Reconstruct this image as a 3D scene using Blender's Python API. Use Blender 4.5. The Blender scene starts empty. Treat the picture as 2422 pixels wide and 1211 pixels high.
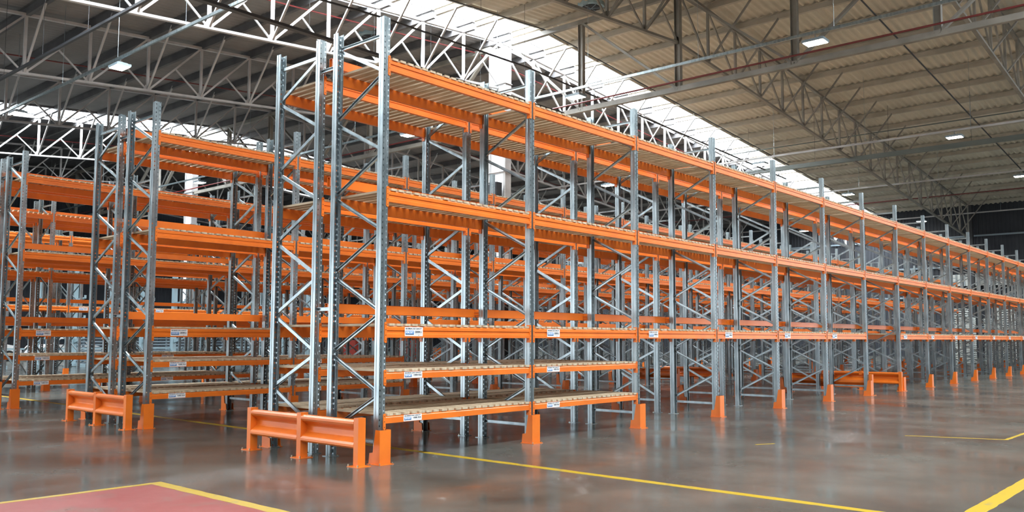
import bpy, math, random
from mathutils import Vector, Matrix
random.seed(7)
C = bpy.context.scene.collection
PI = math.pi

# ------------------------------------------------------------------ materials
def mat(name, col, rough=.5, metal=0., spec=.5):
    m = bpy.data.materials.new(name); m.use_nodes = True
    b = m.node_tree.nodes['Principled BSDF']
    b.inputs['Base Color'].default_value = (*col, 1)
    b.inputs['Roughness'].default_value = rough
    b.inputs['Metallic'].default_value = metal
    b.inputs['Specular IOR Level'].default_value = spec
    return m
def nodes(m):
    t = m.node_tree
    return t, t.nodes, t.links, t.nodes['Principled BSDF']
def mottle(m, c1, c2, scale=3., detail=4., obj=False, rough=None, stretch=(1,1,1), lo=.35, hi=.65):
    t, n, l, b = nodes(m)
    tc = n.new('ShaderNodeTexCoord'); mp = n.new('ShaderNodeMapping'); mp.inputs['Scale'].default_value = stretch
    geo = n.new('ShaderNodeNewGeometry')
    l.new(tc.outputs['Object'] if obj else geo.outputs['Position'], mp.inputs['Vector'])
    no = n.new('ShaderNodeTexNoise'); no.inputs['Scale'].default_value = scale; no.inputs['Detail'].default_value = detail
    l.new(mp.outputs['Vector'], no.inputs['Vector'])
    r = n.new('ShaderNodeValToRGB'); r.color_ramp.elements[0].position = lo; r.color_ramp.elements[1].position = hi
    r.color_ramp.elements[0].color = (*c1, 1); r.color_ramp.elements[1].color = (*c2, 1)
    l.new(no.outputs['Fac'], r.inputs['Fac']); l.new(r.outputs['Color'], b.inputs['Base Color'])
    if rough:
        mr = n.new('ShaderNodeMapRange'); mr.inputs['To Min'].default_value = rough[0]; mr.inputs['To Max'].default_value = rough[1]
        l.new(no.outputs['Fac'], mr.inputs['Value']); l.new(mr.outputs['Result'], b.inputs['Roughness'])
    return m
ORANGE = mottle(mat('orange_paint', (.84,.16,.02), .33), (.80,.185,.018), (.70,.150,.015), 2.5)
ORANGE.node_tree.nodes['Principled BSDF'].inputs['Coat Weight'].default_value=.08
ORANGE.node_tree.nodes['Principled BSDF'].inputs['Coat Roughness'].default_value=.22
GALV = mottle(mat('zinc_steel', (.4,.47,.52), .34, .82), (.25,.305,.325), (.39,.45,.47), 9., rough=(.24,.36), stretch=(1,1,.35))
WOOD = mottle(mat('pine_slat', (.6,.42,.24), .7), (.40,.30,.19), (.60,.49,.34), 5., rough=(.6,.8), stretch=(3,.4,1))
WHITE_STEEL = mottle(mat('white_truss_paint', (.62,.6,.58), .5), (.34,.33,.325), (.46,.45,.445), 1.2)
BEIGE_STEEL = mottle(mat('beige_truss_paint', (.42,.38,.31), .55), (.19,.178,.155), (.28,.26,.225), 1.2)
COLUMN_WHITE = mat('column_white', (.78,.8,.82), .5)
BLACK = mat('black_paint', (.015,.016,.02), .5)
DARK = mat('dark_steel', (.035,.036,.04), .5)
GREENGREY = mat('grey_green_pipe', (.12,.14,.13), .5)
REDPIPE = mat('red_sprinkler_pipe', (.14,.018,.018), .45)
YELLOW = mottle(mat('yellow_line_paint', (.75,.5,.02), .4), (.25,.20,.08), (.42,.28,.015), 7., lo=.28, hi=.42)
REDZONE = mottle(mat('red_floor_paint', (.42,.07,.06), .38), (.19,.10,.085), (.27,.05,.045), 2.2, lo=.28, hi=.45, rough=(.2,.45))
SIGNWHITE = mat('sign_white', (.85,.85,.84), .4)
SIGNBLUE = mat('sign_blue', (.05,.22,.55), .4)
SIGNINK = mat('sign_ink', (.02,.03,.05), .5)
BOLT = mat('bolt_zinc', (.6,.55,.4), .3, .9)
RUBBER = mat('tyre_rubber', (.015,.015,.015), .8)
CARWHITE = mat('car_white', (.8,.8,.8), .2)
CARGLASS = mat('car_glass', (.02,.03,.04), .08)
BLUEGREY = mat('blue_grey_steel', (.30,.42,.47), .5)
SLATE = mat('slate_steel', (.22,.28,.32), .5)
PALLETWHITE = mat('white_plastic', (.6,.63,.6), .6)
REDSTEEL = mat('red_steel', (.45,.05,.03), .45)
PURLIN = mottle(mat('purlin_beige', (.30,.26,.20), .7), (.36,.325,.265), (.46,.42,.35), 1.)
PURLIN_SHADED = mottle(mat('purlin_shaded', (.16,.15,.145), .7), (.07,.068,.07), (.11,.105,.105), 1.)  # darkened so the shade along the purlins sits in their colour
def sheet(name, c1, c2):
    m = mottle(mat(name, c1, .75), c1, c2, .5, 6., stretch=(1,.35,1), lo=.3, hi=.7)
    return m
ROOF_WARM_LIT = sheet('roof_sheet_warm_lit', (.48,.43,.34), (.64,.58,.47))  # warmer light on these roof bays put into the sheet colour
ROOF_DIM_LIT = sheet('roof_sheet_dim_lit', (.17,.165,.165), (.25,.242,.24))  # dimmer light beyond the column line put into the sheet colour
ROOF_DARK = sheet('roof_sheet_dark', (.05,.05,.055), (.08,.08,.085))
# floor
FLOOR = mat('polished_concrete', (.15,.14,.13), .25)
def make_floor():
    t, n, l, b = nodes(FLOOR)
    geo = n.new('ShaderNodeNewGeometry')
    def noise(scale, detail, st=(1,1,1), rgh=.55):
        mp = n.new('ShaderNodeMapping'); mp.inputs['Scale'].default_value = st
        l.new(geo.outputs['Position'], mp.inputs['Vector'])
        no = n.new('ShaderNodeTexNoise'); no.inputs['Scale'].default_value = scale; no.inputs['Detail'].default_value = detail
        no.inputs['Roughness'].default_value = rgh
        l.new(mp.outputs['Vector'], no.inputs['Vector']); return no.outputs['Fac']
    def ramp(f, stops):
        r = n.new('ShaderNodeValToRGB'); e = r.color_ramp.elements
        e[0].position, e[0].color = stops[0][0], (*stops[0][1],1)
        e[1].position, e[1].color = stops[-1][0], (*stops[-1][1],1)
        for p, c in stops[1:-1]:
            x = e.new(p); x.color = (*c,1)
        l.new(f, r.inputs['Fac']); return r.outputs['Color']
    def mix(f, a, bb):
        x = n.new('ShaderNodeMix'); x.data_type = 'RGBA'
        if isinstance(f, float): x.inputs[0].default_value = f
        else: l.new(f, x.inputs[0])
        for s, v in ((6,a),(7,bb)):
            if isinstance(v, tuple): x.inputs[s].default_value = (*v,1)
            else: l.new(v, x.inputs[s])
        return x.outputs[2]
    base = ramp(noise(.55, 6), [(.3,(.042,.044,.038)),(.5,(.085,.088,.076)),(.7,(.14,.143,.125))])
    red = ramp(noise(.35, 3, (.45,1,1)), [(.52,(0,0,0)),(.66,(.28,.28,.28))])
    base = mix(red, base, (.062,.044,.038))
    sc = ramp(noise(1.3, 8, (.35,1.1,1), .7), [(.60,(0,0,0)),(.74,(.5,.5,.5))])
    base = mix(sc, base, (.22,.22,.20))
    fine = ramp(noise(26, 3), [(.3,(.82,.82,.82)),(.7,(1.1,1.1,1.1))])
    x = n.new('ShaderNodeMix'); x.data_type='RGBA'; x.blend_type='MULTIPLY'; x.inputs[0].default_value=.6
    l.new(base, x.inputs[6]); l.new(fine, x.inputs[7]); base = x.outputs[2]
    sep = n.new('ShaderNodeSeparateXYZ'); l.new(geo.outputs['Position'], sep.inputs[0])
    def joint(axis, period, off):
        a = n.new('ShaderNodeMath'); a.operation='ADD'; a.inputs[1].default_value = off; l.new(sep.outputs[axis], a.inputs[0])
        p = n.new('ShaderNodeMath'); p.operation='PINGPONG'; p.inputs[1].default_value = period/2; l.new(a.outputs[0], p.inputs[0])
        c = n.new('ShaderNodeMath'); c.operation='LESS_THAN'; c.inputs[1].default_value = .006; l.new(p.outputs[0], c.inputs[0])
        return c.outputs[0]
    for ax, per, off in ((0,5.15,1.3),(1,5.15,.9)):
        m_ = n.new('ShaderNodeMath'); m_.operation='MULTIPLY'; m_.inputs[1].default_value=.55; l.new(joint(ax,per,off), m_.inputs[0])
        base = mix(m_.outputs[0], base, (.06,.05,.045))
    l.new(base, b.inputs['Base Color'])
    mr = n.new('ShaderNodeMapRange'); mr.inputs['From Min'].default_value=.3; mr.inputs['From Max'].default_value=.7
    mr.inputs['To Min'].default_value=.08; mr.inputs['To Max'].default_value=.30
    l.new(noise(.8, 5), mr.inputs['Value']); l.new(mr.outputs['Result'], b.inputs['Roughness'])
    bp = n.new('ShaderNodeBump'); bp.inputs['Strength'].default_value=.06; bp.inputs['Distance'].default_value=.02
    l.new(noise(3., 3), bp.inputs['Height']); l.new(bp.outputs['Normal'], b.inputs['Normal'])
    b.inputs['Specular IOR Level'].default_value = .5
make_floor()
def emit(name, col, s):
    m = bpy.data.materials.new(name); m.use_nodes = True; t = m.node_tree; t.nodes.clear()
    e = t.nodes.new('ShaderNodeEmission'); e.inputs[0].default_value=(*col,1); e.inputs[1].default_value=s
    o = t.nodes.new('ShaderNodeOutputMaterial'); t.links.new(e.outputs[0], o.inputs[0]); return m
LAMP = emit('lamp_light', (1,.95,.8), 40.)
def glazing():
    m = bpy.data.materials.new('clear_roof_glazing'); m.use_nodes = True; t = m.node_tree; t.nodes.clear()
    a = t.nodes.new('ShaderNodeBsdfTransparent'); a.inputs[0].default_value=(.93,.96,.98,1)
    g = t.nodes.new('ShaderNodeBsdfGlossy'); g.inputs['Roughness'].default_value=.2
    x = t.nodes.new('ShaderNodeMixShader'); x.inputs[0].default_value=.06
    o = t.nodes.new('ShaderNodeOutputMaterial')
    t.links.new(a.outputs[0], x.inputs[1]); t.links.new(g.outputs[0], x.inputs[2]); t.links.new(x.outputs[0], o.inputs[0]); return m
GLAZE = glazing()

# ------------------------------------------------------------------ mesh helpers
class MB:
    def __init__(s): s.v=[]; s.f=[]; s.mi=[]; s.mats=[]
    def m(s, material):
        if material not in s.mats: s.mats.append(material)
        return s.mats.index(material)
    def add(s, vs, fs, material):
        o=len(s.v); k=s.m(material); s.v += [tuple(v) for v in vs]
        for f in fs: s.f.append(tuple(i+o for i in f)); s.mi.append(k)
        return s
    def box(s, x0,x1,y0,y1,z0,z1, material):
        vs=[(x,y,z) for x in (x0,x1) for y in (y0,y1) for z in (z0,z1)]
        return s.add(vs,[(0,1,3,2),(4,6,7,5),(0,4,5,1),(2,3,7,6),(0,2,6,4),(1,5,7,3)],material)
    def bar(s, p, q, w, h, material, up=(0,0,1)):
        p=Vector(p); q=Vector(q); d=(q-p).normalized(); u=Vector(up)
        if abs(d.dot(u))>.98: u=Vector((1,0,0))
        a=d.cross(u).normalized()*w/2; b=a.cross(d).normalized()*h/2
        vs=[p+a*i+b*j for i,j in ((-1,-1),(1,-1),(1,1),(-1,1))]+[q+a*i+b*j for i,j in ((-1,-1),(1,-1),(1,1),(-1,1))]
        return s.add(vs,[(0,3,2,1),(4,5,6,7),(0,1,5,4),(1,2,6,5),(2,3,7,6),(3,0,4,7)],material)
    def chan(s, p, q, w, d_, material, side, t=.006):
        """open C channel from p to q; width w across, depth d_ towards side"""
        p=Vector(p); q=Vector(q); d=(q-p).normalized(); sd=Vector(side); a=d.cross(sd).normalized()
        prof=[(-w/2,0),(w/2,0),(w/2,d_),(w/2-t,d_),(w/2-t,t),(-w/2+t,t),(-w/2+t,d_),(-w/2,d_)]
        vs=[p+a*i+sd*j for i,j in prof]+[q+a*i+sd*j for i,j in prof]; n=8
        fs=[(i,(i+1)%n,(i+1)%n+n,i+n) for i in range(n)]+[(0,5,4,1),(4,3,2,1),(0,7,6,5),(8,9,12,13),(9,10,11,12),(8,13,14,15)]
        return s.add(vs,fs,material)
    def tube(s, p, q, r, material, n=8, caps=True):
        p=Vector(p); q=Vector(q); d=(q-p).normalized(); u=Vector((0,0,1)) if abs(d.z)<.9 else Vector((1,0,0))
        a=d.cross(u).normalized()*r; b=a.cross(d).normalized()*r
        ring=[a*math.cos(2*PI*i/n)+b*math.sin(2*PI*i/n) for i in range(n)]
        vs=[p+c for c in ring]+[q+c for c in ring]
        fs=[(i,(i+1)%n,(i+1)%n+n,i+n) for i in range(n)]
        if caps: fs+=[tuple(range(n-1,-1,-1)),tuple(range(n,2*n))]
        return s.add(vs,fs,material)
    def prism_x(s, prof, x0, x1, material):
        n=len(prof); vs=[(x0,y,z) for y,z in prof]+[(x1,y,z) for y,z in prof]
        return s.add(vs,[(i,(i+1)%n,(i+1)%n+n,i+n) for i in range(n)]+[tuple(range(n-1,-1,-1)),tuple(range(n,2*n))],material)
    def prism_y(s, prof, y0, y1, material):
        n=len(prof); vs=[(x,y0,z) for x,z in prof]+[(x,y1,z) for x,z in prof]
        return s.add(vs,[(i,(i+1)%n,(i+1)%n+n,i+n) for i in range(n)]+[tuple(range(n-1,-1,-1)),tuple(range(n,2*n))],material)
    def merge(s, o, off=(0,0,0)):
        k=len(s.v); s.v += [(a+off[0],b+off[1],c+off[2]) for a,b,c in o.v]
        ms=[s.m(x) for x in o.mats]
        s.f += [tuple(i+k for i in f) for f in o.f]; s.mi += [ms[i] for i in o.mi]; return s
    def mesh(s, name, smooth=False):
        me=bpy.data.meshes.new(name); me.from_pydata(s.v,[],s.f)
        for x in s.mats: me.materials.append(x)
        me.polygons.foreach_set('material_index', s.mi)
        if smooth: me.polygons.foreach_set('use_smooth',[True]*len(s.f))
        me.update(); return me
def recalc(me):
    import bmesh
    b=bmesh.new(); b.from_mesh(me); bmesh.ops.recalc_face_normals(b,faces=b.faces); b.to_mesh(me); b.free(); return me
def put(name, me, parent=None, loc=(0,0,0), rz=0, label=None, cat=None, group=None, kind=None):
    if isinstance(me, MB): me = recalc(me.mesh(name))
    o=bpy.data.objects.new(name, me); C.objects.link(o); o.location=loc; o.rotation_euler=(0,0,rz)
    if parent: o.parent=parent
    for k,v in (('label',label),('category',cat),('group',group),('kind',kind)):
        if v: o[k]=v
    return o
def thing(name, label, cat, loc=(0,0,0), rz=0, group=None, kind=None):
    return put(name, None, None, loc, rz, label, cat, group, kind)

# ------------------------------------------------------------------ racking
P, NB, H, D = 2.8, 18, 5.46, .93
RACK_Y = [0, 5.88, 11.73, 17.6, 23.45, 29.3]
L1, L2, L3, L4, L5 = .555, 1.08, 1.637, 3.295, 4.93

def upright_mesh():
    """perforated channel, web facing -Y, 50 mm hole pitch in two columns"""
    m=MB(); t=.0025; y=-.042; pitch=.07; n=int(H/pitch)
    for a,b,yo in ((-.05,-.040,0),(-.024,-.012,0),(-.012,.012,.006),(.012,.024,0),(.040,.05,0)):
        m.box(a,b,y+yo,y+yo+t,0,H,GALV)
    for a,b,st in ((-.040,-.024,.0),(.024,.040,.035)):
        z=0.
        for k in range(n+1):
            z1=min(k*pitch+.012+st,H)
            if z1>z: m.box(a,b,y,y+t,z,z1,GALV)
            z=k*pitch+.034+st
        if z<H: m.box(a,b,y,y+t,z,H,GALV)
    for s_ in (-1,1):
        path=[(s_*.05,y),(s_*.05,-.010),(s_*.046,-.004),(s_*.046,.012),(s_*.05,.018),(s_*.05,.048),(s_*.036,.048)]
        inner=[(s_*.0475,y+t),(s_*.0475,-.011),(s_*.0435,-.005),(s_*.0435,.013),(s_*.0475,.019),(s_*.0475,.0455),(s_*.036,.0455)]
        loop=path+inner[::-1]; k=len(loop)
        vs=[(a,b,0) for a,b in loop]+[(a,b,H) for a,b in loop]
        m.add(vs,[(i,(i+1)%k,(i+1)%k+k,i+k) for i in range(k)],GALV)
        for q in range(6): m.f.append(tuple(len(m.v)-k+c for c in (q,q+1,k-2-q,k-1-q))); m.mi.append(0)
    return recalc(m.mesh('upright'))
UPR = upright_mesh()
def plate_mesh():
    m=MB(); m.box(-.075,.075,-.075,.075,0,.007,GALV)
    for x in (-.06,.06): m.tube((x,.06,.007),(x,.06,.022),.009,BOLT,6)
    return m.mesh('foot_plate')
PLATE = plate_mesh()
Z_IN=[5.25,4.28,3.30,2.30,1.30,.32]; Z_OUT=[4.77,3.78,2.80,1.80,.82]
def brace_list():
    """(p,q) in frame coordinates: outer upright at y=0, inner at y=D"""
    L=[((0,.045,5.24),(0,D-.045,5.24)),((0,.045,.25),(0,D-.045,.25))]
    for i in range(5):
        L.append(((0,D-.04,Z_IN[i]-.045 if i else Z_IN[i]-.03),(0,.04,Z_OUT[i]+.03)))
        L.append(((0,.04,Z_OUT[i]-.03),(0,D-.04,Z_IN[i+1]+.03)))
    return L
BR=[]
for p,q in brace_list():
    m=MB(); d=(Vector(q)-Vector(p)).normalized(); m.chan(p,q,.042,.026,GALV,(-1,0,0),.003)
    m.v=[(x+.013,y,z) for x,y,z in m.v]
    BR.append(recalc(m.mesh('brace')))
def tomb(me, off=(0,0,0), rot=False):
    m=MB(); m.v=[((-v.co.x if rot else v.co.x)+off[0], (-v.co.y if rot else v.co.y)+off[1], v.co.z+off[2]) for v in me.vertices]
    m.mats=list(me.materials); m.f=[tuple(p.vertices) for p in me.polygons]; m.mi=[p.material_index for p in me.polygons]; return m
def frame_mesh():
    m=MB(); m.merge(tomb(UPR)); m.merge(tomb(UPR,(0,D,0),True)); m.merge(tomb(PLATE)); m.merge(tomb(PLATE,(0,D,0)))
    for b in BR: m.merge(tomb(b))
    return m.mesh('upright_frame')
FRAME = frame_mesh()
# beams: local origin at frame centre, outer face towards -Y, top at z=0
def beam_mesh(hi):
    if hi: prof=[(-.047,-.141),(-.047,-.100),(-.036,-.090),(-.036,-.062),(-.047,-.052),(-.047,-.018),(-.038,-.010),(-.034,0),(.003,0),(.003,-.141)]
    else:  prof=[(-.045,-.088),(-.045,-.020),(-.040,-.012),(-.040,0),(0,0),(0,-.088)]
    m=MB(); m.prism_x(prof,.052,P-.052,ORANGE); return m
def connector_mb(hi, left):
    h0,h1=(.048,-.205) if hi else (.03,-.16)
    m=MB(); s_=1 if left else -1; x=0 if left else P
    a,b_=sorted((x+s_*.020,x+s_*.058))
    zs=[h1,h1+.012,h0-.012,h0]
    # face plate with chamfered ends, standing proud of the upright web
    m.add([(a,-.050,h1+.012),(a+.01,-.050,h1),(b_-.01,-.050,h1),(b_,-.050,h1+.012),(b_,-.050,h0-.012),(b_-.01,-.050,h0),(a+.01,-.050,h0),(a,-.050,h0-.012),
           (a,-.044,h1+.012),(a+.01,-.044,h1),(b_-.01,-.044,h1),(b_,-.044,h1+.012),(b_,-.044,h0-.012),(b_-.01,-.044,h0),(a+.01,-.044,h0),(a,-.044,h0-.012)],
          [(0,1,2,3,4,5,6,7),(15,14,13,12,11,10,9,8)]+[(i,(i+1)%8,(i+1)%8+8,i+8) for i in range(8)],ORANGE)
    c,d=sorted((x+s_*.053,x+s_*.058)); m.box(c,d,-.046,.012,h1,h0,ORANGE)
    n=4 if hi else 3
    for i in range(n):
        z=h1+.03+i*(h0-h1-.06)/(n-1); m.tube(((a+b_)/2,-.0525,z),((a+b_)/2,-.0495,z),.006,DARK,6)
    return m
BEAM={h:recalc(beam_mesh(h).mesh('beam')) for h in (0,1)}
CON={(h,l):recalc(connector_mb(h,l).mesh('beam_connector')) for h in (0,1) for l in (0,1)}
BEAMX={}
for h in (0,1):
    m=MB(); m.merge(tomb(BEAM[h]));  m.merge(tomb(CON[h,0])); m.merge(tomb(CON[h,1])); BEAMX[h]=m.mesh('beam')
def deck_mesh(seed):
    r=random.Random(seed); m=MB(); n=21
    gapskip=r.choice([7,13,20])
    for i in range(n):
        x=.095+i*.1275+r.uniform(-.006,.006); w=.088+r.uniform(-.005,.004)
        if i>=gapskip: x+=.012
        z=r.uniform(0,.003); y0=-.045+r.uniform(-.006,.004); y1=D+.045+r.uniform(-.004,.006)
        m.box(x,min(x+w,P-.06),y0,y1,z+.001,z+.029,WOOD)
    return m.mesh('deck')
DECK=[deck_mesh(s) for s in range(5)]

def text_mb(txt, size, x, z, material, y, bold=0.0, width=None):
    cu=bpy.data.curves.new('t','FONT'); cu.body=txt; cu.size=size; cu.extrude=.0006; cu.offset=bold
    o=bpy.data.objects.new('t',cu); C.objects.link(o); bpy.context.view_layer.update()
    dg=bpy.context.evaluated_depsgraph_get(); me=bpy.data.meshes.new_from_object(o.evaluated_get(dg))
    bpy.data.objects.remove(o); bpy.data.curves.remove(cu)
    m=MB(); k=1.
    if width:
        w=max(v.co.x for v in me.vertices)-min(v.co.x for v in me.vertices); k=width/w
    m.add([(v.co.x*k+x, y-v.co.z, v.co.y+z) for v in me.vertices],[tuple(p.vertices) for p in me.polygons],material)
    bpy.data.meshes.remove(me); return m
def sign_mesh(h, low, txt):
    """plate .30 wide; origin at left-bottom corner; faces -Y"""
    m=MB(); m.box(0,.30,-.003,0,0,h,SIGNWHITE)
    y=-.0036
    m.merge(text_mb('MAXIMUM LOAD CAPACITY', h*.24, .012, h*.74, SIGNINK, y, .0006, .27))
    m.box(.010,.150 if not low else .125,-.0036,-.003,h*.16,h*.60,SIGNBLUE)
    m.merge(text_mb('KROST', h*.34, .018, h*.30, SIGNWHITE, -.0042, .001, .122 if not low else .098))
    m.box(.010,.150 if not low else .125,-.0042,-.0036,h*.16,h*.22,SIGNINK)
    m.merge(text_mb(txt, h*.33, .165 if not low else .150, h*.36, SIGNINK, y, .001, .115 if not low else .130))
    m.box(.165,.285,-.0036,-.003,h*.22,h*.245,SIGNINK)
    if not low: m.box(.222,.240,-.0036,-.003,h*.08,h*.12,SIGNINK)
    return m.mesh('load_sign')
SIGN={1:sign_mesh(.112,False,'2000KG'),0:sign_mesh(.078,True,'1000 KG')}
def backstop_mesh():
    m=MB(); t=.004
    y0,y1,z0,z1=-.03,.03,-.065,.065
    # hollow rectangular tube, open at both ends
    m.box(.02,P-.02,y0,y0+t,z0,z1,ORANGE); m.box(.02,P-.02,y1-t,y1,z0,z1,ORANGE)
    m.box(.02,P-.02,y0,y1,z0,z0+t,ORANGE); m.box(.02,P-.02,y0,y1,z1-t,z1,ORANGE)
    # bracket back to the inner upright
    for x in (.0,P): m.box(x-.018 if x else .02, x-.012 if x else .026, y0-.085, y0, z0+.01, z1-.01, ORANGE)
    return m.mesh('backstop_beam')
BACKSTOP=backstop_mesh()
def spacer_mesh():
    m=MB(); m.chan((0,D+.03,0),(0,1.31-.03,0),.045,.03,GALV,(-1,0,0),.004); return recalc(m.mesh('row_spacer'))
SPACER=spacer_mesh()

ORD='first second third fourth fifth sixth seventh eighth ninth tenth eleventh twelfth thirteenth fourteenth fifteenth sixteenth seventeenth eighteenth nineteenth'.split()
RN=['nearest','second','third','fourth','fifth','sixth']
INNER_B=1.30
def place_frame(root, x, detail):
    if not detail:
        put('upright_frame', FRAME, root, (x,0,0)); return
    for y,r in ((0,0),(D,PI)):
        u=put('upright', UPR, root, (x,y,0), r); put('foot_plate', PLATE, u)
    for b in BR: put('brace', b, root, (x,0,0))
def place_beam(root, z, hi, rear, detail, sign):
    loc,r=((0,0,z),0) if not rear else ((P,D,z),PI)
    if detail:
        o=put('beam', BEAM[hi], root, loc, r)
        put('beam_connector', CON[hi,1], o); put('beam_connector', CON[hi,0], o)
    else: o=put('beam', BEAMX[hi], root, loc, r)
    if sign:
        put('load_sign', SIGN[hi], o, (.345, -.0475 if hi else -.0455, -.122 if hi else -.082))
levels={0:(L3,L4,L5),1:(L3,L4,L5),2:(L3,L4,L5),3:(L3,L4,L5),4:(2.55,5.0),5:(2.55,5.0)}
for r,ry in enumerate(RACK_Y):
    for side in (0,1):
        for k in range(NB):
            if r==5 and k<5: continue
            if r>=4 and k>15: continue
            if r==3 and k>16: continue
            low = (k<2 and r<3)
            detail = (side==0 and ((r==0 and k<6) or (r==1 and k<3) or (r==2 and k<2))) or (side==1 and r==0 and k<3)
            lv=list(levels[r]); tunnel=(k==6 and r<3 and side==0)
            if tunnel: lv=lv[1:]
            what='five-shelf orange rack bay' if low else ('tunnel rack bay without low beam' if tunnel else ('two-shelf orange rack bay' if r>=4 else 'three-shelf orange rack bay'))
            n=k if r<5 else k-5
            lab=f"{what}, {ORD[n]} from near end, {'front' if side==0 else 'rear'} side of {RN[r]} double rack"
            loc=(k*P,ry,0) if side==0 else ((k+1)*P, ry+INNER_B+D, 0)
            root=thing('pallet_rack_bay', lab, 'rack bay', loc, 0 if side==0 else PI, f"{'front' if side==0 else 'rear'} bays of the {RN[r]} double rack")
            place_frame(root, 0, detail)
            if (side==0 and k==(NB-1 if r<3 else (16 if r==3 else 15))) or (side==1 and k==(0 if r<5 else 5)): place_frame(root, P, detail)
            zs=[(z,1) for z in lv]+([(L1,0),(L2,0)] if low else [])
            for z,hi in zs:
                sg = (side==0 and z in (L1,L2,L3,2.55) and (k<11 or r==0))
                place_beam(root,z,hi,False,detail,sg); place_beam(root,z,hi,True,detail,False)
                put('deck', DECK[(k*3+r*7+side+int(z*5))%5], root, (0,0,z))
            if side==0:
                for z in lv:
                    if z==5.0: continue
                    put('backstop_beam', BACKSTOP, root, (0,D+.185,z+.235 if z<4 else z+.19))
                if tunnel: put('backstop_beam', BACKSTOP, root, (0,D+.185,L3+.235))
                for z in (1.86,5.02,3.42)[:2 if k else 3]:
                    if z!=3.42: put('row_spacer', SPACER, root, (0,0,z))

for side in (0,1):
    for k in range(5):
        r_=thing('rack_frame', f"bare zinc rack frame without shelves, {ORD[k]} from near end, {'front' if side==0 else 'rear'} of the last row", 'rack frame', (k*P,29.3,0) if side==0 else (k*P,29.3+INNER_B+D,0), 0 if side==0 else PI, 'bare frames of the last rack row')
        put('upright_frame', FRAME, r_)
# column guards -------------------------------------------------
def guard_mesh():
    m=MB(); y=-.125; t=.006
    m.box(-.085,.085,y,y+t,.006,.405,ORANGE)
    for s_ in (-1,1):
        x0,x1=sorted((s_*.085,s_*.079))
        m.prism_x([(y+t,.006),(.075,.006),(.06,.13),(.0,.14),(-.045,.405),(y+t,.405)],x0,x1,ORANGE)
    m.box(-.11,.11,-.16,.08,0,.006,ORANGE)
    for x in (-.098,.098):
        for yy in (-.145,): m.tube((x,yy,.006),(x,yy,.026),.008,BOLT,6)
    return recalc(m.mesh('column_guard'))
GUARD=guard_mesh()
for r,ry in enumerate(RACK_Y[:5]):
    for side in (0,1):
        if side==1 and r>2: continue
        for k in range(NB+1 if r<3 else NB-1):
            if r>=4 and k>15: continue
            loc=(k*P-.035,ry-.03,0) if side==0 else (k*P+.02,ry+INNER_B+D+.03,0)
            put('column_guard', GUARD, None, loc, 0 if side==0 else PI,
                f"orange guard at foot of {ORD[k]} upright from near end, {'front' if side==0 else 'rear'} of {RN[r]} rack", 'column guard',
                f"{'front' if side==0 else 'rear'} foot guards of the {RN[r]} rack")

# guard rail barriers -------------------------------------------
def barrier(loc, label, flip=1, length=2.25):
    root=thing('end_barrier', label, 'barrier', loc)
    for i,y in enumerate((0,length/2,length)):
        pm=MB(); pm.box(-.052,.056,y-.042,y+.042,.008,.56,ORANGE)
        for e in (-1,1): pass
        p=put('post', pm, root)
        bm_=MB(); bm_.box(-.10,.10,y-.10,y+.10,0,.008,ORANGE); put('base_plate', bm_, p)
        for bx in (-.085,.085):
            for by in (-.085,.085):
                b_=MB(); b_.tube((bx,y+by,.008),(bx,y+by,.032),.009,BOLT,6); put('bolt', b_, p)
    f=flip
    prof=[(-.01,.200),(-.035,.205),(-.055,.225),(-.055,.250),(-.040,.275),(.040,.325),(.048,.345),(.048,.395),(.040,.415),(-.040,.465),(-.055,.490),(-.055,.515),(-.035,.535),(-.01,.540)]
    prof=[(f*x,z) for x,z in prof]; t=.008
    for y0,y1 in ((.044,length/2-.044),(length/2+.044,length-.044)):
        m=MB(); n=len(prof); inner=[(x+f*t,z) for x,z in prof]
        loop=prof+inner[::-1]; m.prism_y(loop,y0,y1,ORANGE)
        me=recalc(m.mesh('rail')); 
        put('rail', me, root)
    return root
for r,ry in enumerate(RACK_Y[:4]):
    barrier((-.33,ry-.04,0), f"short orange crash barrier across the near end of the {RN[r]} double rack")
for r,ry in enumerate(RACK_Y[:2]):
    barrier((16.93,ry-.08,0), f"orange crash barrier on the near side of the tunnel through {RN[r]} rack", -1)
    barrier((19.42,ry-.08,0), f"orange crash barrier on the far side of the tunnel through {RN[r]} rack", 1)

# ------------------------------------------------------------------ floor and its markings
m=MB(); m.box(-45,80,-45,90,-.2,0,FLOOR); put('floor', m, None, kind='structure', label='polished grey-brown concrete warehouse floor')
def strip(name, pts, z, material, label, cat):
    """worn flat paint on the floor, outline slightly ragged"""
    r=random.Random(len(label)); out=[]
    for (a,b) in zip(pts, pts[1:]+pts[:1]):
        a=Vector(a); b=Vector(b); L=(b-a).length; n=max(1,int(L/.12)); nrm=Vector((-(b-a).y,(b-a).x)).normalized()
        for i in range(n):
            p=a.lerp(b,i/n)+ (nrm*r.uniform(-.006,.006) if i else Vector((0,0))); out.append(p)
    n=len(out); m=MB(); m.add([(p.x,p.y,z) for p in out]+[(p.x,p.y,0) for p in out],[tuple(range(n))]+[(i,(i+1)%n,(i+1)%n+n,i+n) for i in range(n)],material)
    put(name, m, None, label=label, cat=cat)
strip('painted_line',[(.95,-5.9),(1.07,-5.9),(1.24,20.0),(1.12,20.0)],.0012,YELLOW,'long yellow floor line running under the near ends of all the racks','floor line')
strip('painted_line',[(.2,-6.13),(40,-6.35),(40,-6.2),(.2,-5.98)],.0014,YELLOW,'broad yellow floor line at the bottom right corner','floor line')
strip('painted_line',[(7.4,-3.75),(7.46,-3.75),(7.92,-5.02),(7.86,-5.05)],.0012,YELLOW,'thin faded yellow floor line out in the right-hand aisle','floor line')
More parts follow.
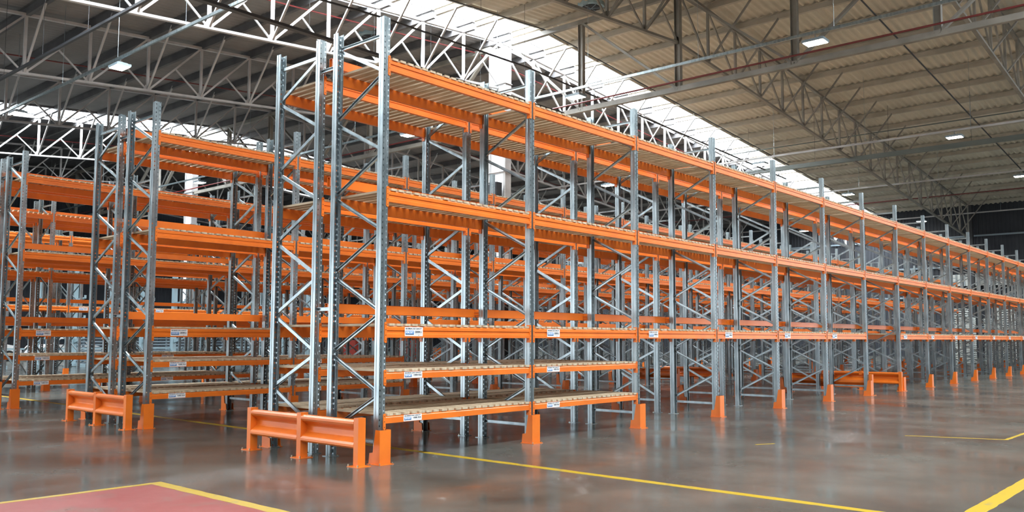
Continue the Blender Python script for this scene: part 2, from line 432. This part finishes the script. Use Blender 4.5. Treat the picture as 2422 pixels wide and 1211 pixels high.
strip('painted_line',[(7.86,-5.08),(12.4,-5.16),(12.4,-5.10),(7.86,-5.02)],.0014,YELLOW,'thin yellow floor line running off at the right edge','floor line')
strip('painted_line',[(4.75,-2.55),(5.05,-2.70),(5.08,-2.66),(4.78,-2.51)],.0012,YELLOW,'short stray dash of yellow paint in the right-hand aisle','floor line')
strip('painted_zone',[(-14,-10),(-2.5,-10),(-2.5,.56),(-14,.56)],.0010,REDZONE,'red painted floor zone at the bottom left','painted zone')
strip('painted_line',[(-2.5,-10),(-2.39,-10),(-2.37,.58),(-2.5,.58)],.0016,YELLOW,'yellow border along the right side of the red floor zone','floor line')
strip('painted_line',[(-14,.545),(-2.37,.565),(-2.37,.645),(-14,.62)],.0018,YELLOW,'yellow border along the top side of the red floor zone','floor line')

# ------------------------------------------------------------------ roof
XR, XE0, XE1 = 25., -27., 75.
def roofz(x): return 16.95-.078*abs(x-XR)
def botz(x): return 14.18-.085*abs(x-XR)
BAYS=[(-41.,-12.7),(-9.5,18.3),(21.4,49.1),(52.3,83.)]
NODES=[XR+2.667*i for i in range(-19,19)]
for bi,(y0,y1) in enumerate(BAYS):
    rm=(ROOF_WARM_LIT,ROOF_WARM_LIT,ROOF_DIM_LIT,ROOF_DARK)[bi]  # tan against grey stands in for warmer and dimmer light
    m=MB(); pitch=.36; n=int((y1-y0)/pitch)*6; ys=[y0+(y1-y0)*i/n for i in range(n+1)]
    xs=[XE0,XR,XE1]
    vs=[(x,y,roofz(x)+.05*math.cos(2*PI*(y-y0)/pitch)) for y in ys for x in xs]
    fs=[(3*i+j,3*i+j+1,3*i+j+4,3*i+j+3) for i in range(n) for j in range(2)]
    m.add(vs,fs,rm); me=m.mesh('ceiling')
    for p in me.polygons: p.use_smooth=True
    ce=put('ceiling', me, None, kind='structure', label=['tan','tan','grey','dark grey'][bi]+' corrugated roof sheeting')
    pm=PURLIN if bi<=1 else PURLIN_SHADED
    pl=MB(); L=y1-y0+3.0
    hh=.24 if bi<=1 else .34; pl.box(-.035,.035,0,L,-hh,0,pm); pl.box(-.035,.13,0,L,-hh-.012,-hh,pm); pl.box(-.13,.035,0,L,-.012,0,pm)  # rear purlins made deeper to widen their dark shade stripes
    pme=pl.mesh('purlin')
    for x in NODES: put('purlin', pme, ce, (x,y0-1.5,roofz(x)-.045))
    # flashing edge
    e=MB()
    for yy in (y0,y1):
        for xa,xb in ((XE0,XR),(XR,XE1)): e.bar((xa,yy,roofz(xa)-.08),(xb,yy,roofz(xb)-.08),.08,.16,pm)
    put('edge_beam', e, ce)
# skylights
for i,(y0,y1) in enumerate(((-12.7,-9.5),(18.3,21.4),(49.1,52.3))):
    w=thing('window_%d'%(i+1), None, None); w['kind']='structure'; w['label']='long glazed roof light strip'
    g=MB(); 
    for xa,xb in ((XE0,XR),(XR,XE1)): g.add([(xa,y0,roofz(xa)+.02),(xb,y0,roofz(xb)+.02),(xb,y1,roofz(xb)+.02),(xa,y1,roofz(xa)+.02)],[(0,1,2,3)],GLAZE)
    put('pane', g, w)
    b=MB(); x=XE0
    yc=(y0+y1)/2
    for xa,xb in ((XE0,XR),(XR,XE1)): b.bar((xa,yc,roofz(xa)-.03),(xb,yc,roofz(xb)-.03),.06,.08,WHITE_STEEL)
    while x<XE1: b.box(x-.02,x+.02,y0,y1,roofz(x)-.05,roofz(x)+.01,WHITE_STEEL); x+=1.333
    put('glazing_bar', b, w)

# trusses ---------------------------------------------------------
def truss(y, left, label, m_, fine):
    root=thing('roof_truss', label, 'roof truss', (XR,y,0), 0, 'lattice trusses under the roof')
    s_=-1 if left else 1; n=19 if left else 18; X=lambda i: s_*2.667*i
    tz=lambda x: roofz(x+XR)-.35; bz=lambda x: botz(x+XR)
    a=MB(); a.bar((0,0,bz(0)),(X(n),0,bz(X(n))),.16,.10,m_); put('bottom_chord', a, root)
    a=MB(); a.bar((0,0,tz(0)),(X(n),0,tz(X(n))),.16,.12,m_); put('top_chord', a, root)
    acc={'post':MB(),'diagonal_brace':MB(),'knee_brace':MB()}
    def seg(nm,parts):
        t=MB()
        for p,q,w in parts: t.bar(p,q,w,w*.8,m_,(0,1,0))
        put(nm, t, root)
    for i in range(1,n+1):
        x=X(i); xm=X(i-.5)
        seg('post',[((x,0,bz(x)),(x,0,tz(x)),.12)])
        xa=X(i-1)
        seg('diagonal_brace',[((xa,0,tz(xa)),(x,0,bz(x)),.085)])
        if left: seg('diagonal_brace',[((xm,0,(tz(xa)+bz(x))/2),(xa,0,bz(xa)),.07)])
        if i<n:
            seg('knee_brace',[((x,.0,bz(x)),(x,-2.2,tz(x)+.1),.085)])
    # gusset plates
    g=MB()
    for i in range(0,n+1,1):
        x=X(i); g.add([(x-.22,-.012,bz(x)+.02),(x+.22,-.012,bz(x)+.02),(x+.10,-.012,bz(x)+.26),(x-.10,-.012,bz(x)+.26),
                       (x-.22,.012,bz(x)+.02),(x+.22,.012,bz(x)+.02),(x+.10,.012,bz(x)+.26),(x-.10,.012,bz(x)+.26)],
                      [(0,1,2,3),(7,6,5,4),(0,4,5,1),(1,5,6,2),(2,6,7,3),(3,7,4,0)],m_)
    put('gusset_plate', g, root)
TY=[0,10.3,20.6,30.9,41.2,51.5,61.8,72.1]
where={-20.6:'behind the camera',-10.3:'farthest right',0:'in the top right corner',10.3:'over the second double rack',20.6:'beside the white column',30.9:'second beyond the white column side',41.2:'third beyond the white column side',51.5:'over the far roof light strip',61.8:'just beyond the far roof light',72.1:'nearest the dark rear wall'}
for y in TY:
    for left in (True,False):
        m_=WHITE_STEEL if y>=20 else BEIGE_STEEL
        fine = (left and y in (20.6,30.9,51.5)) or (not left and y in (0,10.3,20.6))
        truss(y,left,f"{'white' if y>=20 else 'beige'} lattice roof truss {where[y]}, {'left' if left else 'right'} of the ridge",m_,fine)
# main girders along the ridge
def girder(y0,label):
    root=thing('ridge_girder', label, 'girder', (XR,y0,0), 0, 'girders along the ridge')
    L=30.9; n=6; st=L/n; cl=lambda v: min(max(v,.6),L-.6); zb,zt=12.15,16.35
    a=MB(); a.bar((0,.6,zb),(0,L-.6,zb),.22,.20,BEIGE_STEEL,(1,0,0)); put('bottom_chord', a, root)
    a=MB(); a.bar((0,.6,zt),(0,L-.6,zt),.22,.20,BEIGE_STEEL,(1,0,0)); put('top_chord', a, root)
    for i in range(1,n):
        a=MB(); y=i*st
        a.box(-.11,.11,y-.13,y-.11,zb,zt,BEIGE_STEEL); a.box(-.11,.11,y+.11,y+.13,zb,zt,BEIGE_STEEL); a.box(-.01,.01,y-.11,y+.11,zb,zt,BEIGE_STEEL)
        put('post', a, root)
    for i in range(n):
        p,q=((0,i*st,zt),(0,(i+1)*st,zb)) if i<n/2 else ((0,i*st,zb),(0,(i+1)*st,zt))
        a=MB(); p=(0,cl(p[1]),p[2]); q=(0,cl(q[1]),q[2]); a.bar((-.05,p[1],p[2]),(-.05,q[1],q[2]),.10,.12,BEIGE_STEEL,(1,0,0)); a.bar((.07,p[1],p[2]),(.07,q[1],q[2]),.04,.12,BEIGE_STEEL,(1,0,0)); put('diagonal_brace', a, root)
girder(-10.3,'deep beige lattice girder running under the ridge right of the white column')
girder(20.6,'deep lattice girder running under the ridge left of the white column')
girder(51.5,'deep lattice girder running under the ridge beyond the far column')
def column(x,y,label,z1=16.2):
    root=thing('roof_column', label, 'column', (x,y,0))
    a=MB(); a.box(-.17,.17,-.42,.42,3.8,z1,COLUMN_WHITE); put('shaft', a, root)
    a=MB()
    for s_ in (-1,1): a.box(-.22,.22,s_*.5-.07,s_*.5+.07,3.8,z1,WHITE_STEEL)
    put('flange', a, root)
    a=MB(); a.box(-.24,.24,-.56,.56,0,3.8,BLACK); a.box(-.34,.34,-.66,.66,0,.03,BLACK); put('base_casing', a, root)
    a=MB()
    for z in (7.4,9.8,12.2,14.3): a.box(-.28,.28,-.6,.6,z,z+.03,WHITE_STEEL)
    put('stiffener', a, root)
column(XR,20.6,'tall white steel column rising to the ridge near the centre of the photo')
column(XR,51.5,'tall white steel column far off at the left, under the second roof light')
column(XR,-10.3,'tall steel column to the right of the frame')
def endcol(y,label):
    a=MB(); a.box(-.2,.2,-.2,.2,0,roofz(72.5)-.3,DARK); put('wall_column', a, None, (73.6,y,0), label=label, cat='column')
endcol(10.3,'dark steel column against the far dark wall at the right')
endcol(20.6,'dark steel column against the far wall, behind the rack tops')
# wall-mounted black unit on the white column
rt=thing('loudspeaker_box','black rectangular box bracketed to the white column','unit',(24.42,20.42,8.75))
a=MB(); a.box(-.25,.15,-.36,.36,-.45,.45,BLACK); put('cabinet', a, rt)
a=MB(); a.box(-.262,-.25,-.31,.31,-.40,.40,DARK); put('front_grille', a, rt)
a=MB(); a.bar((.15,0,.33),(.35,0,.33),.04,.04,DARK); a.bar((.15,0,-.33),(.35,0,-.33),.04,.04,DARK); put('bracket', a, rt)

# walls -----------------------------------------------------------
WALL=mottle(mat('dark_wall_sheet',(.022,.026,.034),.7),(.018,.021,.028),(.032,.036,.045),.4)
def ribbed(name, a, b, z1, label, girts=True):
    a=Vector(a); b=Vector(b); d=(b-a); L=d.length; d.normalize(); nrm=Vector((-d.y,d.x,0))
    n=int(L/.3); vs=[]; 
    for i in range(n+1):
        for s_,off in ((0,0),(.55,0),(.65,.025),(.9,.025)):
            p=a+d*min(L,(i+s_)*.3)+nrm*off; vs+= [(p.x,p.y,0),(p.x,p.y,z1)]
    m=MB(); m.add(vs,[(2*i,2*i+2,2*i+3,2*i+1) for i in range(len(vs)//2-1)],WALL)
    w=put(name, m, None, kind='structure', label=label)
    return w
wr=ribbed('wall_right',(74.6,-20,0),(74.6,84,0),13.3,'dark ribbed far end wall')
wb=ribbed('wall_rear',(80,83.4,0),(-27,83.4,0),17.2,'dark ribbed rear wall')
WALL_DARK=WALL; WALL=mottle(mat('grey_wall_sheet',(.3,.3,.3),.7),(.24,.24,.235),(.32,.32,.31),.4)  # unseen walls given a lighter grey to brighten reflections in the zinc
wf=ribbed('wall_front',(-27,-41,0),(80,-41,0),16.9,'grey ribbed wall behind the camera')
wl=ribbed('wall_left',(-27,12,0),(-27,-41,0),13.,'grey ribbed side wall behind the camera')
wl2=ribbed('wall_left',(-27,84,0),(-27,46,0),13.,'grey ribbed side wall left of the big doorway')
hm=MB(); hm.box(-27.15,-26.9,12,46,5.2,13.,WALL); put('wall_left', hm, None, kind='structure', label='grey wall panel over the big doorway')
g=MB()
for z in (2.6,5.2,7.8,10.4): g.bar((74.45,-20,z),(74.45,83,z),.08,.14,SLATE,(0,0,1))
put('wall_girt', g, wr)
g=MB()
for z in (2.6,5.2,7.8,10.4,13): g.bar((-27,83.1,z),(74,83.1,z),.08,.14,SLATE,(0,0,1))
put('wall_girt', g, wb)

# ------------------------------------------------------------------ lamps, pipes, trays
def lamp(x,y,label,z=11.68):
    root=thing('high_bay_lamp', label, 'ceiling lamp', (x,y,z), 0, 'lamps hung from the long conduits')
    a=MB(); a.box(-.27,.27,-.38,.38,.0,.09,SLATE)
    for i in range(7): a.box(-.18,.18,-.27+i*.09-.008,-.27+i*.09+.008,.09,.14,SLATE)
    put('housing', a, root)
    a=MB(); a.box(-.24,.24,-.34,.34,-.015,.0,LAMP); put('lens', a, root)
    a=MB(); a.bar((0,0,.12),(0,0,.30),.03,.03,GALV); put('hanger', a, root)
LP=[(7.35,24.1,'glaring white lamp at the upper left beside the near conduit'),(7.35,34.4,'glaring lamp at the left edge below the far roof light'),
    (21.8,3.1,'bright lamp at the upper right under the tan roof'),(21.8,13.4,'bright lamp in front of the central roof light'),(21.8,23.9,'lamp seen below the top shelves, right of the nearest rack frames'),(21.8,44.4,'lamp in front of the far white column'),(21.8,34.2,'lamp hidden behind the second double rack tops'),
    (40.0,3.2,'lamp over the right-hand aisle, on the third conduit'),(40.0,13.6,'lamp behind the top shelves on the third conduit'),(40.0,24.4,'small lamp seen between rack uprights, centre right'),
    (53.9,2.85,'lamp cut by the right edge of the photo'),(53.9,13.5,'small lamp beside the far end of the roof light'),(53.9,24.,'distant lamp behind the rack tops on the fourth conduit'),
    (71.9,24.1,'distant lamp against the dark end wall'),(71.9,13.7,'small distant lamp low over the far rack tops')]
for x,y,l_ in LP: lamp(x,y,l_)
def run(name, pts, w, h, material, label, cat, group=None, rods=None, rodmat=None, round_=False):
    m=MB()
    for p,q in zip(pts,pts[1:]):
        if round_: m.tube(p,q,w/2,material,8)
        else: m.bar(p,q,w,h,material)
    o=put(name, m, None, label=label, cat=cat, group=group)
    if rods:
        for (x,y,z) in rods:
            t=MB(); t.tube((x,y,z),(x,y,roofz(x)-.1),.008,rodmat or DARK,6); put('hanger_rod', t, o)
    return o
cond=[(7.35,'blue-grey lamp conduit crossing the upper left',11,82),(21.8,'pale steel lamp conduit crossing to the upper right',-16,82),(40.,'white lamp conduit, second across the right side',-16,82),(53.9,'white lamp conduit, third across the right side',-16,82),(71.9,'white lamp conduit close to the far dark wall',-16,82)]
for x,l_,ya,yb in cond:
    rods=[(x,ya+3+5.15*i,12.06) for i in range(int((yb-ya-3)/5.15))]
    run('lamp_conduit',[(x,ya,12.05),(x,yb,12.05)],.07,.10,GALV if x<39 else WHITE_STEEL,l_,'conduit','lamp conduits',rods,GALV)
run('cable_tray',[(-8,16.6,12.0),(24.5,16.2,12.0)],.22,.10,DARK,'thick dark cable tray above the nearest rack','cable tray',None,[(-4+2.9*i,16.5,12.05) for i in range(10)],DARK)
run('cable',[(4,15.5,12.55),(13,15.5,13.1),(21,15.5,13.25),(33,15.5,12.8),(48,15.5,12.2)],.06,.06,DARK,'dark suspended cable sweeping past the central column','cable')
run('cable_tray',[(5.3,10,12.0),(5.3,40,12.0)],.10,.09,DARK,'dark cable tray crossing the upper left corner','cable tray',None,[(5.3,14+4*i,12.05) for i in range(6)],DARK)
run('crane_rail',[(45.2,-16,12.35),(45.2,20,12.35)],.22,.26,GREENGREY,'thick dark grey pipe crossing the right side','pipe',None,[(45.2,-14+4.4*i,12.4) for i in range(8)],DARK)
run('service_pipe',[(45.8,-16,13.9),(45.8,20,13.9)],.07,.07,GREENGREY,'thin grey pipe above the thick dark pipe, right side','pipe',round_=True)
for i,(x,z,l_) in enumerate(((24.75,12.42,'dark red sprinkler pipe just above the ridge girder chord'),(62.,12.2,'dark red sprinkler pipe near the far dark wall'))):
    run('sprinkler_pipe',[(x,-16,z),(x,80,z)],.08,.08,REDPIPE,l_,'pipe',round_=True)
for y,l_ in ((4.0,'red sprinkler pipe under the tan roof, right of the trusses'),(22.3,'red sprinkler pipe under the grey roof beyond the column'),(35.5,'red sprinkler pipe further back under the grey roof'),(56.,'red sprinkler pipe beyond the far roof light')):
    pts=[(x,y,roofz(x)-(.9 if y!=22.3 else .55)) for x in (XE0,XR,74.2)]
    run('sprinkler_pipe',pts,.07,.07,REDPIPE if y!=4. else DARK,l_ if y!=4. else 'dark pipe running down the slope under the tan roof','pipe',round_=True)
run('sprinkler_pipe',[(x,17.7,roofz(x)-.4) for x in (XE0,XR,74.2)],.06,.06,DARK,'dark pipe along the tan roof beside the central roof light','pipe',round_=True)
# roof vents
for (x,y,l_) in ((24.6,14.6,'round pale blue roof vent above the central roof light'),(19.8,24.6,'round roof vent in the grey roof left of the column')):
    rt=thing('roof_vent',l_,'vent',(x,y,roofz(x)-.06)); a=MB(); a.tube((0,0,-.12),(0,0,.12),.62,BLUEGREY,24); put('throat', a, rt)
    a=MB(); a.tube((0,0,-.16),(0,0,-.12),.42,DARK,24)
    for k in range(6): a.bar((0,0,-.17),(.6*math.cos(k*PI/3),.6*math.sin(k*PI/3),-.17),.03,.02,SLATE)
    put('turbine', a, rt)

# ------------------------------------------------------------------ things far behind the racks
def cantilever(x,y,label):
    root=thing('cantilever_rack', label, 'cantilever rack', (x,y,0), 0, 'blue-grey cantilever racks at the back')
    a=MB(); a.box(-.10,.10,-.14,.14,0,5.0,BLUEGREY); put('column', a, root)
    a=MB(); a.box(-.10,.10,-1.3,.2,0,.16,BLUEGREY); put('base', a, root)
    for z in (1.3,2.3,3.3,4.3):
        a=MB(); a.prism_x([(-.14,z-.11),(-1.2,z+.10),(-1.2,z+.16),(-.14,z+.10)],-.05,.05,BLUEGREY); a.box(-.05,.05,-1.2,-1.16,z+.16,z+.26,BLUEGREY); put('arm', a, root)
cx=[2.5+1.75*i for i in range(14)]
for i,x in enumerate(cx): cantilever(x,37.0,f"blue-grey cantilever rack at the back, {ORD[i]} from the left")
a=MB(); 
for z in (.9,2.8,4.7): a.bar((cx[0],37.2,z),(cx[-1],37.2,z),.05,.08,BLUEGREY)
put('cantilever_tie', a, None, label='long thin rails tying the blue-grey cantilever racks together', cat='rail')
def stillage(x,y,label,m_=SLATE,w=2.2,h=2.3,n=14,d=1.1):
    root=thing('slatted_stack', label, 'stack', (x,y,0), 0, None)
    a=MB()
    for i in range(n): a.box(-w/2,w/2,-d/2,d/2,.05+i*h/n,.05+i*h/n+h/n*.55,m_)
    put('slat_layers', a, root)
    a=MB()
    for sx in (-1,1):
        for sy in (-1,1): a.box(sx*w*.42-.05,sx*w*.42+.05,sy*d*.4-.05,sy*d*.4+.05,0,h,m_)
    put('spacer_blocks', a, root)
for i,(x,y) in enumerate(((13.5,39.5),(16.2,39.5),(18.9,39.7),(21.7,39.7),(24.4,39.5))): stillage(x,y,f"slate-grey slatted stack behind the cantilever racks, {ORD[i]} from the left")
k=0
for x,y in ((53.2,1.4),(54.4,2.9),(55.6,4.3),(53.6,6.2),(56.6,7.3),(58.2,5.6)):
    stillage(x,y,f"tall stack of pale slatted panels beyond the rack ends, {ORD[k]} from the right",PALLETWHITE,.95,2.9 if k%2 else 3.6,24,.95); k+=1
def wrapped(x,y,z,w,label):
    a=MB(); a.box(-.05,.05,-w/2,w/2,-.5,.5,PALLETWHITE)
    for s_ in range(1,int(w)): a.box(-.07,-.05,-w/2+s_-.03,-w/2+s_+.03,-.5,.5,SLATE)
    put('wall_panel', a, None, (x,y,z), label=label, cat='panel')
wrapped(74.2,8.5,6.6,9.,'pale opaque strip on the far dark wall at the right')  # opaque pale band in place of unidentified white shapes
def car(x,y,rz,label):
    root=thing('parked_car', label, 'car', (x,y,0), rz)
    prof=[(-2.1,.35),(-2.15,.75),(-1.95,.95),(-1.5,1.0),(-.95,1.42),(.55,1.46),(1.25,1.02),(2.0,.88),(2.15,.62),(2.12,.35)]
    a=MB(); n=len(prof)
    a.prism_y(prof,-.82,.82,CARWHITE); put('body', a, root)
    a=MB()
    for s_ in (-1,1):
        y0,y1=sorted((s_*.82,s_*.835)); a.prism_y([(-1.35,1.02),(-.88,1.36),(.48,1.39),(1.05,1.02)],y0,y1,CARGLASS)
    a.bar((.62,0,1.42),(1.2,0,1.07),1.45,.02,CARGLASS,(0,0,1)); a.bar((-1.02,0,1.40),(-1.48,0,1.05),1.45,.02,CARGLASS,(0,0,1)); put('window_glass', a, root)
    for wx in (-1.3,1.35):
        for s_ in (-1,1):
            a=MB(); a.tube((wx,s_*.66,.33),(wx,s_*.86,.33),.33,RUBBER,20); a.tube((wx,s_*.86,.33),(wx,s_*.87,.33),.2,GALV,12); put('wheel', a, root)
car(11.,50.,.2,'white car parked far behind the racks at the left edge')
car(15.6,49.3,.3,'second white car behind the racks, right of the other one')
def picker(x,y,label):
    root=thing('stacker_truck', label, 'forklift', (x,y,0))
    a=MB(); a.box(-.45,.45,-.9,.5,.12,1.35,REDSTEEL); put('chassis', a, root)
    a=MB()
    for s_ in (-.32,.32): a.box(s_-.05,s_+.05,.5,.62,0.05,3.4,DARK)
    for z in (.9,1.8,2.7,3.35): a.box(-.32,.32,.52,.60,z,z+.07,DARK)
    put('mast', a, root)
    a=MB()
    for s_ in (-.25,.25): a.box(s_-.06,s_+.06,.62,1.75,.08,.13,DARK)
    put('fork', a, root)
    for s_ in (-1,1):
        a=MB(); a.tube((s_*.38,-.6,.15),(s_*.46,-.6,.15),.15,RUBBER,16); put('wheel', a, root)
    a=MB()
    for sx in (-.42,.42):
        for yy in (-.8,.4): a.bar((sx,yy,1.35),(sx,yy,2.15),.05,.05,DARK)
    a.box(-.46,.46,-.85,.45,2.15,2.2,DARK); put('overhead_guard', a, root)
picker(30.4,33.9,'red forklift far back in the middle, seen under the third shelf')
picker(26.5,34.1,'red forklift far back, left of the other forklift')
def loose(x,y,label,n,m_=ORANGE):
    root=thing('beam_stack', label, 'stack of beams', (x,y,0))
    for l in range(n):
        a=MB()
        for i in range(6): a.box(-1.35,1.35,-.4+i*.14,-.4+i*.14+.11,.1+l*.15,.1+l*.15+.13,m_)
        put('beam_layer', a, root)
    a=MB()
    for sx in (-.9,.9): a.box(sx-.05,sx+.05,-.45,.45,0,.1,WOOD)
    put('bearer', a, root)
loose(34.5,33.9,'stack of loose orange beams far back in the middle',5)
loose(38.5,34.2,'stack of loose orange beams right of the other beam stack',3)

# ------------------------------------------------------------------ light
W=bpy.data.worlds.new('sky'); bpy.context.scene.world=W; W.use_nodes=True
bg=W.node_tree.nodes['Background']; bg.inputs[0].default_value=(.88,.94,1.0,1); bg.inputs[1].default_value=5.0
def area(name,loc,rot,sx,sy,power,col=(1,1,1)):
    l=bpy.data.lights.new(name,'AREA'); l.shape='RECTANGLE'; l.size=sx; l.size_y=sy; l.energy=power; l.color=col
    o=bpy.data.objects.new(name,l); C.objects.link(o); o.location=loc; o.rotation_euler=rot; return o
for i,(yc,pw) in enumerate(((-11.1,.85),(19.85,1.),(50.7,1.1))):
    for x0,x1 in ((XE0,XR),(XR,XE1)):
        xm=(x0+x1)/2; s_=1 if x0<XR-1 else -1
        L=(x1-x0)*1.0
        area('roof_light_daylight',(xm,yc,roofz(xm)+.25),(0,-s_*math.atan(.078),0),L,3.0,L*3.0*195*pw,(.93,.97,1.))

area('doorway_daylight',(-27.2,29,2.6),(0,-PI/2,0),5.0,34.,5*34*13.,(.86,.93,1.))
# ------------------------------------------------------------------ camera
f=2024.3; pit=math.radians(4.3595); yaw=math.radians(41.1576); roll=math.radians(.184)
fw=Vector((math.cos(yaw),math.sin(yaw),0)); rr=Vector((math.sin(yaw),-math.cos(yaw),0)); up=Vector((0,0,1))
d=fw*math.cos(pit)+up*math.sin(pit); u=-fw*math.sin(pit)+up*math.cos(pit)
r2=rr*math.cos(roll)+u*math.sin(roll); u2=-rr*math.sin(roll)+u*math.cos(roll)
cam=bpy.data.cameras.new('camera'); co=bpy.data.objects.new('camera',cam); C.objects.link(co)
cam.sensor_width=36; cam.lens=f/2422*36; cam.shift_y=40.38/2422; cam.clip_end=500; cam.clip_start=.05
M=Matrix((r2,u2,-d)).transposed().to_4x4(); M.translation=Vector((-6.7545,-8.0081,1.4918)); co.matrix_world=M
sc=bpy.context.scene; sc.camera=co
sc.view_settings.view_transform='Standard'; sc.view_settings.look='None'; sc.view_settings.gamma=1; sc.view_settings.use_curve_mapping=False
sc.view_settings.exposure=-0.3
